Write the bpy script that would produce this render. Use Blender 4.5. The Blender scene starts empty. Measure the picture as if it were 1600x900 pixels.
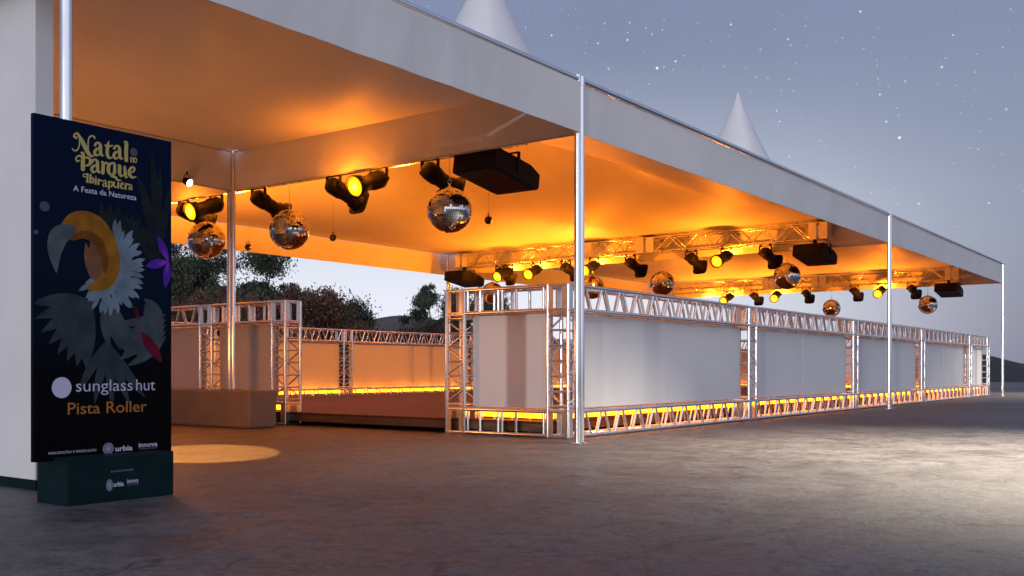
import bpy, bmesh, math, random
from mathutils import Vector, Matrix, Euler
R = math.radians
random.seed(7)
scene = bpy.context.scene
col = scene.collection

# ------------------------------------------------------------------ helpers
class MB:
    """collects shapes; build() links them as ONE mesh object"""
    def __init__(s): s.v = []; s.f = []; s.sm = []; s.mi = []; s.cur = 0
    def add(s, vs, fs, smooth=False):
        o = len(s.v); s.v += [tuple(p) for p in vs]
        for f in fs: s.f.append([i + o for i in f]); s.sm.append(smooth); s.mi.append(s.cur)
    def box(s, x0, y0, z0, x1, y1, z1, M=None, bev=0.0):
        if bev:
            bm = bmesh.new(); bmesh.ops.create_cube(bm, size=1)
            for v in bm.verts:
                v.co = Vector(((x0+x1)/2+v.co.x*(x1-x0), (y0+y1)/2+v.co.y*(y1-y0), (z0+z1)/2+v.co.z*(z1-z0)))
            bmesh.ops.bevel(bm, geom=bm.edges[:], offset=bev, segments=2, affect='EDGES', profile=.6)
            bm.verts.index_update()
            vs = [v.co.copy() for v in bm.verts]; fs = [[v.index for v in f.verts] for f in bm.faces]; bm.free()
        else:
            vs = [Vector(p) for p in ((x0,y0,z0),(x1,y0,z0),(x1,y1,z0),(x0,y1,z0),(x0,y0,z1),(x1,y0,z1),(x1,y1,z1),(x0,y1,z1))]
            fs = [(3,2,1,0),(4,5,6,7),(0,1,5,4),(1,2,6,5),(2,3,7,6),(3,0,4,7)]
        if M: vs = [M @ v for v in vs]
        s.add(vs, fs)
    def tube(s, a, b, r, n=8, r2=None, caps=True):
        a, b = Vector(a), Vector(b); d = b - a
        if d.length < 1e-6: return
        q = d.to_track_quat('Z', 'Y').to_matrix(); r2 = r if r2 is None else r2
        vs = []
        for p, rr in ((a, r), (b, r2)):
            for k in range(n):
                t = 2*math.pi*(k+.5)/n
                vs.append(p + q @ Vector((rr*math.cos(t), rr*math.sin(t), 0)))
        s.add(vs, [(k, (k+1) % n, n+(k+1) % n, n+k) for k in range(n)], True)
        if caps: s.add(vs[:n], [tuple(range(n-1, -1, -1))]); s.add(vs[n:], [tuple(range(n))])
    def path(s, pts, r, n=8, closed=False):
        m = len(pts)
        pts = [Vector(p) for p in pts]; ring = []
        for i, p in enumerate(pts):
            t = (pts[(i+1) % m] - pts[i-1]) if closed else (pts[min(i+1, m-1)] - pts[max(i-1, 0)])
            q = t.to_track_quat('Z', 'Y').to_matrix(); rr = r[i] if isinstance(r, (list, tuple)) else r
            ring.append([p + q @ Vector((rr*math.cos(2*math.pi*k/n), rr*math.sin(2*math.pi*k/n), 0)) for k in range(n)])
        vs = sum(ring, []); fs = []
        for i in range(m if closed else m-1):
            j = (i+1) % m
            for k in range(n): fs.append((i*n+k, i*n+(k+1) % n, j*n+(k+1) % n, j*n+k))
        s.add(vs, fs, True)
    def lathe(s, prof, n=20, M=None, caps=True, smooth=True):
        vs = []
        for r, z in prof:
            for k in range(n):
                t = 2*math.pi*k/n; v = Vector((r*math.cos(t), r*math.sin(t), z)); vs.append(M @ v if M else v)
        m = len(prof)
        s.add(vs, [(i*n+k, i*n+(k+1) % n, (i+1)*n+(k+1) % n, (i+1)*n+k) for i in range(m-1) for k in range(n)], smooth)
        if caps: s.add(vs[:n], [tuple(range(n-1, -1, -1))]); s.add(vs[-n:], [tuple(range(n))])
    def frame(s, c, u, w, U, W, bu, bw, th):
        """flat ring plate: centre c, axes u,w (unit), half sizes U,W, border bu,bw, thickness th"""
        c, u, w = Vector(c), Vector(u), Vector(w); nrm = u.cross(w).normalized()*th/2
        o = [(-U,-W),(U,-W),(U,W),(-U,W)]; i = [(-U+bu,-W+bw),(U-bu,-W+bw),(U-bu,W-bw),(-U+bu,W-bw)]
        vs = [c+u*a+w*b+nrm for a, b in o+i] + [c+u*a+w*b-nrm for a, b in o+i]; fs = []
        for k in range(4):
            j = (k+1) % 4
            fs += [(k,j,4+j,4+k), (8+j,8+k,12+k,12+j), (8+k,8+j,j,k), (4+k,4+j,12+j,12+k)]
        s.add(vs, fs)
    def poly(s, pts): s.add(pts, [tuple(range(len(pts)))])
    def build(s, name, mat, parent=None):
        me = bpy.data.meshes.new(name); me.from_pydata(s.v, [], s.f)
        for m in (mat if isinstance(mat, (list, tuple)) else [mat]): me.materials.append(m)
        me.polygons.foreach_set('use_smooth', s.sm); me.polygons.foreach_set('material_index', s.mi)
        me.update()
        o = bpy.data.objects.new(name, me); col.objects.link(o)
        if parent: o.parent = parent
        return o

def tag(o, label=None, cat=None, group=None, kind=None):
    for k, v in (('label', label), ('category', cat), ('group', group), ('kind', kind)):
        if v: o[k] = v
    return o
def empty(name, loc, label, cat, group=None, rz=0):
    o = bpy.data.objects.new(name, None); col.objects.link(o); o.location = loc; o.rotation_euler = (0, 0, rz)
    o.empty_display_size = .1
    return tag(o, label, cat, group)
def kids(o): return [c for c in list(col.objects) if c.parent == o]
def copy_tree(o, parent=None):
    c = o.copy(); col.objects.link(c)
    if parent: c.parent = parent
    for ch in kids(o): copy_tree(ch, c)
    return c

# ------------------------------------------------------------------ materials
def mat(name, color, rough=.5, metal=0.0, spec=.5, emit=None, es=0.0):
    m = bpy.data.materials.new(name); m.use_nodes = True
    b = m.node_tree.nodes['Principled BSDF']
    b.inputs['Base Color'].default_value = (*color, 1); b.inputs['Roughness'].default_value = rough
    b.inputs['Metallic'].default_value = metal; b.inputs['Specular IOR Level'].default_value = spec
    if emit: b.inputs['Emission Color'].default_value = (*emit, 1); b.inputs['Emission Strength'].default_value = es
    return m
def vary(m, c0, c1, scale, coord='Object', detail=5, rvar=None, bump=0, bscale=None, stretch=(1,1,1), lo=.35, hi=.65):
    """noise-driven colour between c0 and c1, roughness variation and bump"""
    nt = m.node_tree; N = nt.nodes; L = nt.links; b = N['Principled BSDF']
    tc = N.new('ShaderNodeTexCoord'); mp = N.new('ShaderNodeMapping'); mp.inputs['Scale'].default_value = stretch
    L.new(tc.outputs[coord], mp.inputs['Vector'])
    nz = N.new('ShaderNodeTexNoise'); nz.inputs['Scale'].default_value = scale; nz.inputs['Detail'].default_value = detail
    L.new(mp.outputs[0], nz.inputs['Vector'])
    rp = N.new('ShaderNodeValToRGB'); e = rp.color_ramp.elements
    e[0].position = lo; e[0].color = (*c0, 1); e[1].position = hi; e[1].color = (*c1, 1)
    L.new(nz.outputs['Fac'], rp.inputs[0]); L.new(rp.outputs[0], b.inputs['Base Color'])
    if rvar:
        mr = N.new('ShaderNodeMapRange'); mr.inputs[1].default_value = lo; mr.inputs[2].default_value = hi
        mr.inputs[3].default_value, mr.inputs[4].default_value = rvar
        L.new(nz.outputs['Fac'], mr.inputs[0]); L.new(mr.outputs[0], b.inputs['Roughness'])
    if bump:
        n2 = N.new('ShaderNodeTexNoise'); n2.inputs['Scale'].default_value = bscale or scale*4; n2.inputs['Detail'].default_value = 4
        L.new(mp.outputs[0], n2.inputs['Vector'])
        bp = N.new('ShaderNodeBump'); bp.inputs['Strength'].default_value = bump; bp.inputs['Distance'].default_value = .02
        L.new(n2.outputs['Fac'], bp.inputs['Height']); L.new(bp.outputs[0], b.inputs['Normal'])
    return m

FABRIC = vary(mat('tent_fabric', (.72,.715,.72), .55), (.68,.675,.685), (.75,.745,.755), 1.3, bump=.12, bscale=1.1)
CHROME = vary(mat('polished_aluminium', (.88,.89,.91), .2, 1), (.85,.86,.88), (.92,.93,.94), 3, rvar=(.16,.24))
ALU = vary(mat('truss_aluminium', (.86,.86,.87), .24, .92), (.80,.80,.81), (.90,.90,.91), 2, detail=2, rvar=(.18,.28))
PANEL = vary(mat('white_panel', (.73,.72,.74), .4), (.70,.69,.71), (.75,.74,.76), 1.2, rvar=(.34,.5))
WALLM = vary(mat('white_wall_paint', (.78,.78,.78), .5), (.74,.74,.75), (.8,.8,.8), 2, bump=.04)
BLACK = vary(mat('black_housing', (.012,.011,.011), .5, spec=.12), (.008,.008,.008), (.018,.016,.015), 14, rvar=(.42,.6))
SPKM = vary(mat('black_speaker_coating', (.012,.011,.012), .6, spec=.12), (.008,.008,.009), (.016,.015,.016), 60, rvar=(.5,.7), bump=.2, bscale=300)
GLASS_OFF = mat('dark_lens', (.03,.025,.02), .08, 0, .8)
LENS = mat('lit_amber_lens', (.08,.04,.0), .3, 0, .5, (1,.66,.0), 8)
LED = mat('amber_led', (1,.6,.1), .4, 0, .5, (1,.235,.004), 9)
def lens_glow(m):
    nt = m.node_tree; N = nt.nodes; L = nt.links; b = N['Principled BSDF']
    at = N.new('ShaderNodeUVMap') if False else N.new('ShaderNodeAttribute'); at.attribute_name = 'radial'
    r = N.new('ShaderNodeValToRGB'); e = r.color_ramp.elements
    e[0].position = 0; e[0].color = (1,.78,.03,1); e[1].position = 1; e[1].color = (1,.22,0,1)
    q = r.color_ramp.elements.new(.7); q.color = (1,.58,0,1)
    L.new(at.outputs['Fac'], r.inputs[0]); L.new(r.outputs[0], b.inputs['Emission Color'])
    s = N.new('ShaderNodeMapRange'); s.inputs[3].default_value = 9; s.inputs[4].default_value = 1.6; L.new(at.outputs['Fac'], s.inputs[0]); L.new(s.outputs[0], b.inputs['Emission Strength'])
lens_glow(LENS)
PIN = mat('lit_white_lens', (.8,.9,1), .2, 0, .5, (.75,.92,1), 5)
MIRROR = mat('mirror_tile', (.86,.84,.82), .035, 1)
GROUT = mat('ball_core', (.05,.045,.04), .5)
TEAL = vary(mat('dark_teal_paint', (.0018,.014,.018), .5, spec=.12), (.0014,.011,.014), (.0022,.017,.021), 8)
BENCHM = vary(mat('beige_laminate', (.22,.17,.135), .55), (.20,.155,.12), (.235,.185,.15), 3)
GOLDM = mat('gold_print', (.46,.37,.105), .5)
WHITEP = mat('lilac_white_print', (.50,.50,.66), .5)
GREYP = mat('grey_print', (.22,.23,.28), .5)
ORANGEP = mat('orange_print', (.36,.115,.01), .5)

def ground_mat():
    m = mat('worn_concrete', (.2,.18,.17), .5); nt = m.node_tree; N = nt.nodes; L = nt.links; b = N['Principled BSDF']
    tc = N.new('ShaderNodeTexCoord')
    def noise(sc, det=6, rough=.6, dist=0):
        n = N.new('ShaderNodeTexNoise'); n.inputs['Scale'].default_value = sc; n.inputs['Detail'].default_value = det
        n.inputs['Roughness'].default_value = rough; n.inputs['Distortion'].default_value = dist
        L.new(tc.outputs['Object'], n.inputs['Vector']); return n
    def ramp(src, p0, c0, p1, c1):
        r = N.new('ShaderNodeValToRGB'); e = r.color_ramp.elements
        e[0].position = p0; e[0].color = (*c0, 1); e[1].position = p1; e[1].color = (*c1, 1)
        L.new(src, r.inputs[0]); return r
    def mix(mode, f, a, c):
        x = N.new('ShaderNodeMix'); x.data_type = 'RGBA'; x.blend_type = mode; x.inputs[0].default_value = f
        L.new(a, x.inputs[6]); L.new(c, x.inputs[7]); return x
    n1 = noise(.35, 6, .62, .4); n2 = noise(2.3, 8, .7, .6); n3 = noise(38, 6, .7); n4 = noise(170, 2, .5); n5 = noise(9, 10, .8, .8); n6 = noise(26, 8, .8, .5)
    base = ramp(n1.outputs['Fac'], .32, (.084,.079,.086), .70, (.172,.160,.158))
    st = ramp(n2.outputs['Fac'], .35, (.42,.41,.42), .56, (1,1,1))
    gr = ramp(n3.outputs['Fac'], .32, (.62,.62,.63), .66, (1.2,1.2,1.2)); sk = ramp(n5.outputs['Fac'], .41, (.30,.285,.30), .52, (1,1,1)); fk = ramp(n6.outputs['Fac'], .37, (.30,.29,.30), .50, (1.08,1.08,1.08))
    a = mix('MULTIPLY', .85, base.outputs[0], st.outputs[0]); a = mix('MULTIPLY', 1, a.outputs[2], gr.outputs[0]); a = mix('MULTIPLY', .7, a.outputs[2], sk.outputs[0]); a = mix('MULTIPLY', .55, a.outputs[2], fk.outputs[0])
    # hairline cracks, broken up by noise
    wn = noise(1.6, 4); wv = N.new('ShaderNodeVectorMath'); wv.operation = 'MULTIPLY_ADD'
    L.new(wn.outputs['Color'], wv.inputs[0]); wv.inputs[1].default_value = (.55,.55,.55); L.new(tc.outputs['Object'], wv.inputs[2])
    vo = N.new('ShaderNodeTexVoronoi'); vo.feature = 'DISTANCE_TO_EDGE'; vo.inputs['Scale'].default_value = .9
    L.new(wv.outputs[0], vo.inputs['Vector'])
    ck = ramp(vo.outputs['Distance'], .0, (.35,.34,.33), .012, (1,1,1))
    cm = ramp(noise(.8, 3).outputs['Fac'], .46, (0,0,0), .6, (1,1,1))
    x = N.new('ShaderNodeMix'); x.data_type = 'RGBA'; x.blend_type = 'MULTIPLY'
    L.new(cm.outputs[0], x.inputs[0]); L.new(a.outputs[2], x.inputs[6]); L.new(ck.outputs[0], x.inputs[7])
    L.new(x.outputs[2], b.inputs['Base Color'])
    rr = N.new('ShaderNodeMapRange'); rr.inputs[1].default_value = .3; rr.inputs[2].default_value = .7
    rr.inputs[3].default_value = .40; rr.inputs[4].default_value = .68
    L.new(n2.outputs['Fac'], rr.inputs[0]); L.new(rr.outputs[0], b.inputs['Roughness'])
    h = N.new('ShaderNodeMath'); h.operation = 'MULTIPLY_ADD'; h.inputs[1].default_value = .5
    L.new(n3.outputs['Fac'], h.inputs[0]); L.new(n5.outputs['Fac'], h.inputs[2])
    h2 = N.new('ShaderNodeMath'); h2.operation = 'MULTIPLY_ADD'; h2.inputs[1].default_value = .22
    L.new(n4.outputs['Fac'], h2.inputs[0]); L.new(h.outputs[0], h2.inputs[2])
    bp = N.new('ShaderNodeBump'); bp.inputs['Strength'].default_value = .6; bp.inputs['Distance'].default_value = .018
    L.new(h2.outputs[0], bp.inputs['Height']); L.new(bp.outputs[0], b.inputs['Normal'])
    return m
CONC = ground_mat()

def wood_mat():
    m = mat('varnished_boards', (.16,.07,.035), .62, spec=.18); nt = m.node_tree; N = nt.nodes; L = nt.links; b = N['Principled BSDF']
    tc = N.new('ShaderNodeTexCoord'); mp = N.new('ShaderNodeMapping'); L.new(tc.outputs['Object'], mp.inputs[0])
    br = N.new('ShaderNodeTexBrick'); br.offset = .37
    for k, v in (('Scale', 1), ('Mortar Size', .004), ('Brick Width', 1.9), ('Row Height', .14), ('Bias', 0)): br.inputs[k].default_value = v
    br.inputs['Color1'].default_value = (.12,.045,.026,1); br.inputs['Color2'].default_value = (.085,.032,.02,1); br.inputs['Mortar'].default_value = (.02,.012,.008,1)
    L.new(mp.outputs[0], br.inputs['Vector'])
    nz = N.new('ShaderNodeTexNoise'); nz.inputs['Scale'].default_value = 4; m2 = N.new('ShaderNodeMapping'); m2.inputs['Scale'].default_value = (1,14,1)
    L.new(tc.outputs['Object'], m2.inputs[0]); L.new(m2.outputs[0], nz.inputs['Vector'])
    r = N.new('ShaderNodeValToRGB'); r.color_ramp.elements[0].color = (.65,.65,.65,1); r.color_ramp.elements[1].color = (1.2,1.2,1.2,1); L.new(nz.outputs['Fac'], r.inputs[0])
    x = N.new('ShaderNodeMix'); x.data_type = 'RGBA'; x.blend_type = 'MULTIPLY'; x.inputs[0].default_value = 1
    L.new(br.outputs['Color'], x.inputs[6]); L.new(r.outputs[0], x.inputs[7]); L.new(x.outputs[2], b.inputs['Base Color'])
    return m
WOOD = wood_mat()
FASCIA = vary(mat('dark_wood_edge', (.1,.06,.04), .5), (.07,.04,.027), (.14,.085,.055), 3, stretch=(1,1,8))

def board_mat():
    """the printed night-blue to black background of the poster (the print's own gradient)"""
    m = mat('printed_board', (.004,.01,.03), .55); nt = m.node_tree; N = nt.nodes; L = nt.links; b = N['Principled BSDF']
    tc = N.new('ShaderNodeTexCoord'); sp = N.new('ShaderNodeSeparateXYZ'); L.new(tc.outputs['Object'], sp.inputs[0])
    nz = N.new('ShaderNodeTexNoise'); nz.inputs['Scale'].default_value = 2.2; nz.inputs['Detail'].default_value = 3; L.new(tc.outputs['Object'], nz.inputs['Vector'])
    ma = N.new('ShaderNodeMath'); ma.operation = 'MULTIPLY_ADD'; ma.inputs[1].default_value = .35; L.new(nz.outputs['Fac'], ma.inputs[0]); L.new(sp.outputs['Z'], ma.inputs[2])
    mr = N.new('ShaderNodeMapRange'); mr.inputs[1].default_value = .8; mr.inputs[2].default_value = 2.1; L.new(ma.outputs[0], mr.inputs[0])
    r = N.new('ShaderNodeValToRGB'); e = r.color_ramp.elements
    e[0].position = 0; e[0].color = (.0008,.0009,.0013,1); e[1].position = 1; e[1].color = (.0012,.006,.028,1)
    q = r.color_ramp.elements.new(.45); q.color = (.0014,.007,.022,1)
    L.new(mr.outputs[0], r.inputs[0]); L.new(r.outputs[0], b.inputs['Base Color'])
    b.inputs['Specular IOR Level'].default_value = .06
    return m
BOARD = board_mat()

# ------------------------------------------------------------------ camera
cam = bpy.data.cameras.new('camera'); co = bpy.data.objects.new('camera', cam); col.objects.link(co)
cam.lens = 35; cam.sensor_width = 36; cam.shift_y = 127/1600; cam.clip_end = 3000; cam.clip_start = .05
co.location = (-7.82, -4.99, .69); co.rotation_euler = (R(90), 0, R(-53.59))
scene.camera = co

# ------------------------------------------------------------------ ground
def sheet(name, x0, y0, x1, y1, z, m, n=1):
    b = MB()
    for i in range(n):
        for j in range(n):
            xa, xb = x0+(x1-x0)*i/n, x0+(x1-x0)*(i+1)/n; ya, yb = y0+(y1-y0)*j/n, y0+(y1-y0)*(j+1)/n
            b.poly([(xa,ya,z),(xb,ya,z),(xb,yb,z),(xa,yb,z)])
    return tag(b.build(name, m), kind='structure')
GRASSM = vary(mat('dark_field_grass', (.03,.035,.025), .9), (.022,.028,.018), (.05,.05,.035), .6, bump=.4, bscale=8)
sheet('grass_field', -600, -600, 900, 900, -.06, GRASSM)
b = MB(); b.box(-45, -40, -.12, 51, 32, 0); tag(b.build('pavement', CONC), kind='structure')

def hill(name, f, az0, az1, d0, d1, zfun, m, n=90):
    """a terrain bank seen between azimuths (camera right = +) at distance d0..d1"""
    cx, cy = -7.82, -4.99; b = MB(); vs = []; rows = 7
    for i in range(n+1):
        a = R(az0+(az1-az0)*i/n); dx, dy = math.sin(a), math.cos(a)
        ux, uy = dx*.5934+dy*.8048, -dx*.8048+dy*.5934
        for j in range(rows):
            t = j/(rows-1); d = d0+(d1-d0)*t; z = zfun(az0+(az1-az0)*i/n)*math.sin(math.pi*t)**.8 - .08
            z *= 1+.05*math.sin(i*.31+j*.9)+.025*math.sin(i*.83+1)
            vs.append((cx+ux*d, cy+uy*d, z))
    fs = [(i*rows+j, (i+1)*rows+j, (i+1)*rows+j+1, i*rows+j+1) for i in range(n) for j in range(rows-1)]
    b.add(vs, fs, True); return tag(b.build(name, m), kind='structure')
def lerp(tab):
    def f(x):
        for (a, za), (c, zc) in zip(tab, tab[1:]):
            if a <= x <= c: return za+(zc-za)*(x-a)/(c-a)
        return tab[0][1] if x < tab[0][0] else tab[-1][1]
    return f
HILLM = vary(mat('distant_hill_scrub', (.05,.045,.045), .95), (.045,.035,.035), (.10,.075,.07), .12, bump=.3, bscale=.5)
HILLG = vary(mat('dark_wooded_hill', (.015,.02,.02), .95), (.010,.014,.014), (.026,.03,.028), .3, bump=.5, bscale=1.2)
hill('hills', None, -34, 12, 110, 180, lerp([(-34,8.5),(-12,8.6),(-9,8.4),(-5,8.0),(-2,7.0),(4,4.5),(12,2.5)]), HILLM)
hill('hills', None, 6, 44, 62, 110, lerp([(6,2.0),(17,2.4),(24.5,2.3),(26,1.75),(27.2,1.25),(30,.9),(44,.7)]), HILLG)
# ------------------------------------------------------------------ trees
LEAFM = vary(mat('tree_leaves', (.04,.055,.03), .7), (.026,.040,.022), (.085,.095,.055), .5)
LEAFD = vary(mat('dry_leaves', (.08,.05,.03), .8), (.075,.036,.02), (.16,.075,.042), .5)
BARK = vary(mat('tree_bark', (.06,.045,.035), .9), (.04,.03,.024), (.08,.06,.05), 5)
def tree(az, dist, top, wid, label, seed, leaf=LEAFM, base=.18, n=26000, kind='tree'):
    rnd = random.Random(seed*3+1); a = R(az); dx, dy = math.sin(a), math.cos(a)
    x = -7.82+(dx*.5934+dy*.8048)*dist; y = -4.99+(-dx*.8048+dy*.5934)*dist
    t = empty('leafy_tree' if kind == 'tree' else 'bush', (x, y, -.06), label, kind, 'trees and bushes beyond the rink')
    tr = MB(); th = top*base
    tr.path([(0,0,-.1),(.06,.03,th*.6),(.02,-.05,th*1.2)], [.2,.15,.11], 8)
    clumps = []
    for k in range(26):
        ang = rnd.uniform(0, 6.283); rr = wid*.5*math.sqrt(rnd.random())
        zz = th+(top-th)*(rnd.random()**.8)*.86
        lim = wid*.5*math.sqrt(max(.06, 1-((zz-th*.9)/(top-th*.9))**2)); rr = min(rr, lim)
        c = Vector((rr*math.cos(ang), rr*math.sin(ang), zz)); s = rnd.uniform(.35, .75)*wid*.2
        clumps.append((c, s))
        if k % 2 == 0: tr.path([(.02,-.04,th*1.1), tuple(Vector((.02,-.04,th*1.1)).lerp(c, .5)+Vector((0,0,-.15))), tuple(c)], [.07,.045,.015], 5)
    for k in range(10):                                      # sprigs that break the outline
        c0, s0 = clumps[rnd.randrange(26)]; clumps.append((c0+Vector((rnd.uniform(-.6,.6)*s0, rnd.uniform(-.6,.6)*s0, s0*rnd.uniform(.7,1.25))), s0*.42))
    tr.build('trunk', BARK, t)
    lf = MB(); tot = sum(s**2 for _, s in clumps)
    for c, s in clumps:
        for _ in range(int(n*s*s/tot)+25):
            d = Vector((rnd.gauss(0,1), rnd.gauss(0,1), rnd.gauss(0,.75)))*s*.52
            p = c+d
            if p.z < .15: continue
            q = Euler((rnd.uniform(0,6.3), rnd.uniform(0,6.3), rnd.uniform(0,6.3))).to_matrix()
            l = rnd.uniform(.035, .085)
            lf.poly([p+q @ Vector(v) for v in ((-l,0,0),(0,-l*.45,l*.1),(l,0,0),(0,l*.45,l*.1))])
    lf.build('crown', leaf, t)
    return t
tr_spec = [(-20.2,43,6.2,5.6,'broad dark green tree showing behind the poster, leftmost of the trees',LEAFM),
           (-17.4,40,5.9,5.0,'round olive tree behind the slim tent pole left of the rink',LEAFM),
           (-14.9,42,6.1,5.0,'tall feathery tree whose tip reaches the tent valance behind the rink',LEAFM),
           (-12.7,44,4.9,4.6,'medium dark tree between the tallest tree and the low spreading one',LEAFM),
           (-10.6,46,4.0,4.8,'low spreading dark tree at the right end of the tree row',LEAFM),
           (-4.4,50,5.2,3.6,'separate round tree just left of the front barrier corner, beyond the hill',LEAFM),
           (-2.2,48,5.0,4.0,'dark tree partly hidden by the striped white end barrier',LEAFM)]
for i, (az, d, tp, w, lab, lm) in enumerate(tr_spec): tree(az, d, tp, w, lab, 40+i, lm)
bs_spec = [(-13.0,36,3.7,5.4,'reddish brown bush below the tall feathery tree, behind the back barrier'),
           (-18.6,35,3.4,4.4,'brown bush low behind the left barrier, beside the poster'),
           (-10.6,37,2.8,5.2,'low brown bush in front of the low spreading tree'),
           (-16.0,37,3.2,4.4,'dark brown bush behind the slim tent pole'),
           (-4.0,44,2.7,4.2,'small brown bush at the foot of the separate round tree')]
for i, (az, d, tp, w, lab) in enumerate(bs_spec): tree(az, d, tp, w, lab, 90+i, LEAFD, .06, 17000, 'bush')

# ------------------------------------------------------------------ tents
EAVE, VAL = 3.38, 2.88
def roof_mesh(x0, x1, y0, y1, height):
    b = MB(); cx, cy = (x0+x1)/2, (y0+y1)/2; a = (x1-x0)/2; n, m = 64, 40
    def ring(s, off):
        out = []
        for k in range(n):
            t = 2*math.pi*(k+.5)/n; sq = 1/max(abs(math.cos(t)), abs(math.sin(t)))
            w = min(1, max(0, (s-.02)/.75))**.75; rr = s*a*(1*(1-w)+sq*w)
            if s > .999: rr = a*sq
            out.append((cx+rr*math.cos(t), cy+rr*math.sin(t), EAVE-.02+height*(1-s)**3.3+off))
        return out
    ss = [0.004+(1-.004)*(i/m)**1.5 for i in range(m+1)]
    for off in (.012, -.012):
        vs = sum((ring(s, off) for s in ss), [])
        fs = [(i*n+k, i*n+(k+1) % n, (i+1)*n+(k+1) % n, (i+1)*n+k) for i in range(m) for k in range(n)]
        if off < 0: fs = [f[::-1] for f in fs]
        b.add(vs, fs, True)
    r1, r2 = ring(1, .012), ring(1, -.012); b.add(r1+r2, [(k, n+k, n+(k+1) % n, (k+1) % n) for k in range(n)])
    b.poly(ring(ss[0], .012))
    return b
def tent(x0, x1, y0, y1, height, label, front_in=.0, hide=()):
    t = empty('pagoda_tent', ((x0+x1)/2, (y0+y1)/2, 0), label, 'tent', 'white pagoda tents')
    inv = Matrix.Translation(-t.location)
    def put(b, name, m, par=t):
        if par is t: b.v = [tuple(inv @ Vector(p)) for p in b.v]
        return b.build(name, m, par)
    put(roof_mesh(x0, x1, y0, y1, height), 'roof', FABRIC)
    r = .031; th = .006
    for nm, (ax, ay, bx, by) in {'f': (x0,y0,x1,y0), 'r': (x1,y0,x1,y1), 'b': (x1,y1,x0,y1), 'l': (x0,y1,x0,y0)}.items():
        d = Vector((bx-ax, by-ay, 0)).normalized(); q = Vector((-d.y, d.x, 0))
        e = MB(); e.tube((ax,ay,EAVE), (bx,by,EAVE), .03, 14)
        put(e, 'eave_tube', CHROME)
        v = MB(); A = Vector((ax,ay,0))+d*.036; B = Vector((bx,by,0))-d*.036
        if nm == 'f': A -= q*front_in; B -= q*front_in
        if nm == 'f' and front_in: A -= d*.03; B += d*.03
        vs = []; n = 24
        for i in range(n+1):
            p = A.lerp(B, i/n); w = .006*math.sin(i*1.9+ax)*math.sin(math.pi*i/n); s_ = -.012*math.sin(math.pi*((i*2/n) % 1.0000001))*0
            for o, z in ((th/2, EAVE-.034), (th/2, VAL+s_), (-th/2, VAL+s_), (-th/2, EAVE-.034)):
                vs.append(p+q*(o+(w if z < 3 else 0))+Vector((0,0,z)))
        fs = [(i*4+k, i*4+(k+1) % 4, (i+1)*4+(k+1) % 4, (i+1)*4+k) for i in range(n) for k in range(4)]
        fs += [(3,2,1,0), (n*4, n*4+1, n*4+2, n*4+3)]
        v.add(vs, fs)
        put(v, 'valance', FABRIC)
    for (x, y) in ((x0,y0),(x1,y0),(x1,y1),(x0,y1)):
        p = MB(); p.tube((x,y,.008), (x,y,EAVE-.035), r, 20); p.box(x-.055, y-.055, 0, x+.055, y+.055, .008)
        p.tube((x,y,EAVE-.05), (x,y,EAVE+.035), .034, 16)
        put(p, 'pole', CHROME)
    return t
tent(-5.0, -.032, 0, 5.0, 2.1, 'small white tent nearest the camera, over the poster side', front_in=.034)
tent(-5.0, -.032, 5.068, 10, 2.1, 'small white tent behind the poster-side tent, seen by its slim pole beside the left barrier')
tent(.032, 9.97, 0, 10, 4.12, 'large white tent behind the front corner pole, over the near half of the rink')
tent(10.03, 20, 0, 10, 4.12, 'large white tent farthest right, its spire fully visible against the sky')

# ------------------------------------------------------------------ white partition wall
t = empty('partition_wall', (-4.825, 2.4, 0), 'tall blank white partition wall on a dark teal plinth at the left edge', 'wall')
w = MB(); w.box(-.055, -1.86, .06, .055, 7.4, 3.3, bev=.004); w.build('wall_panel', WALLM, t)
w = MB(); w.box(-.047, -1.85, 0, .047, 7.39, .06); w.build('plinth', TEAL, t)

# ------------------------------------------------------------------ bench block
b = MB(); b.box(-.34, 4.32, 0, .08, 8.6, .445, bev=.03)
tag(b.build('bench', BENCHM), 'long low beige box bench in front of the left barrier', 'bench')

# ------------------------------------------------------------------ rink floor
t = empty('skating_floor', (0,0,0), 'raised reddish brown wooden rink floor inside the barriers', 'floor')
b = MB(); b.box(.46, .72, .135, 20.4, 10.25, .16); b.build('floor_boards', WOOD, t)
b = MB(); b.box(.47, .73, .055, .5, 10.24, .1345); b.box(.5, .73, .055, 20.39, .76, .1345)
b.box(.9, .95, 0, 1.0, 10.1, .1); b.build('fascia', FASCIA, t)

# ------------------------------------------------------------------ truss barriers
T = .285; CH = .021; BR = .0135
def corner_block(z0, par):
    b = MB(); h = T/2; c = Vector((h,h,z0+h)); e = h-CH
    for u, w_ in (((1,0,0),(0,0,1)), ((0,1,0),(0,0,1))):
        n = Vector(u).cross(Vector(w_))
        for sg in (1,-1): b.frame(c+n*sg*(h-.012), u, w_, h-.016, h-.012, .072, .024, .008)
    for sg in (1,-1): b.frame(c+Vector((0,0,sg*(h-.008))), (1,0,0), (0,1,0), h-.006, h-.006, .05, .05, .008)
    for x in (CH, T-CH):
        for y in (CH, T-CH): b.tube((x,y,z0+.013), (x,y,z0+T-.013), CH, 10)
        for z in (z0+CH, z0+T-CH): b.tube((x,.03,z), (x,T-.03,z), CH*.8, 8)
    for y in (CH, T-CH):
        for z in (z0+CH, z0+T-CH): b.tube((.03,y,z), (T-.03,y,z), CH*.8, 8)
    return b.build('corner_block', ALU, par)
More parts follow.
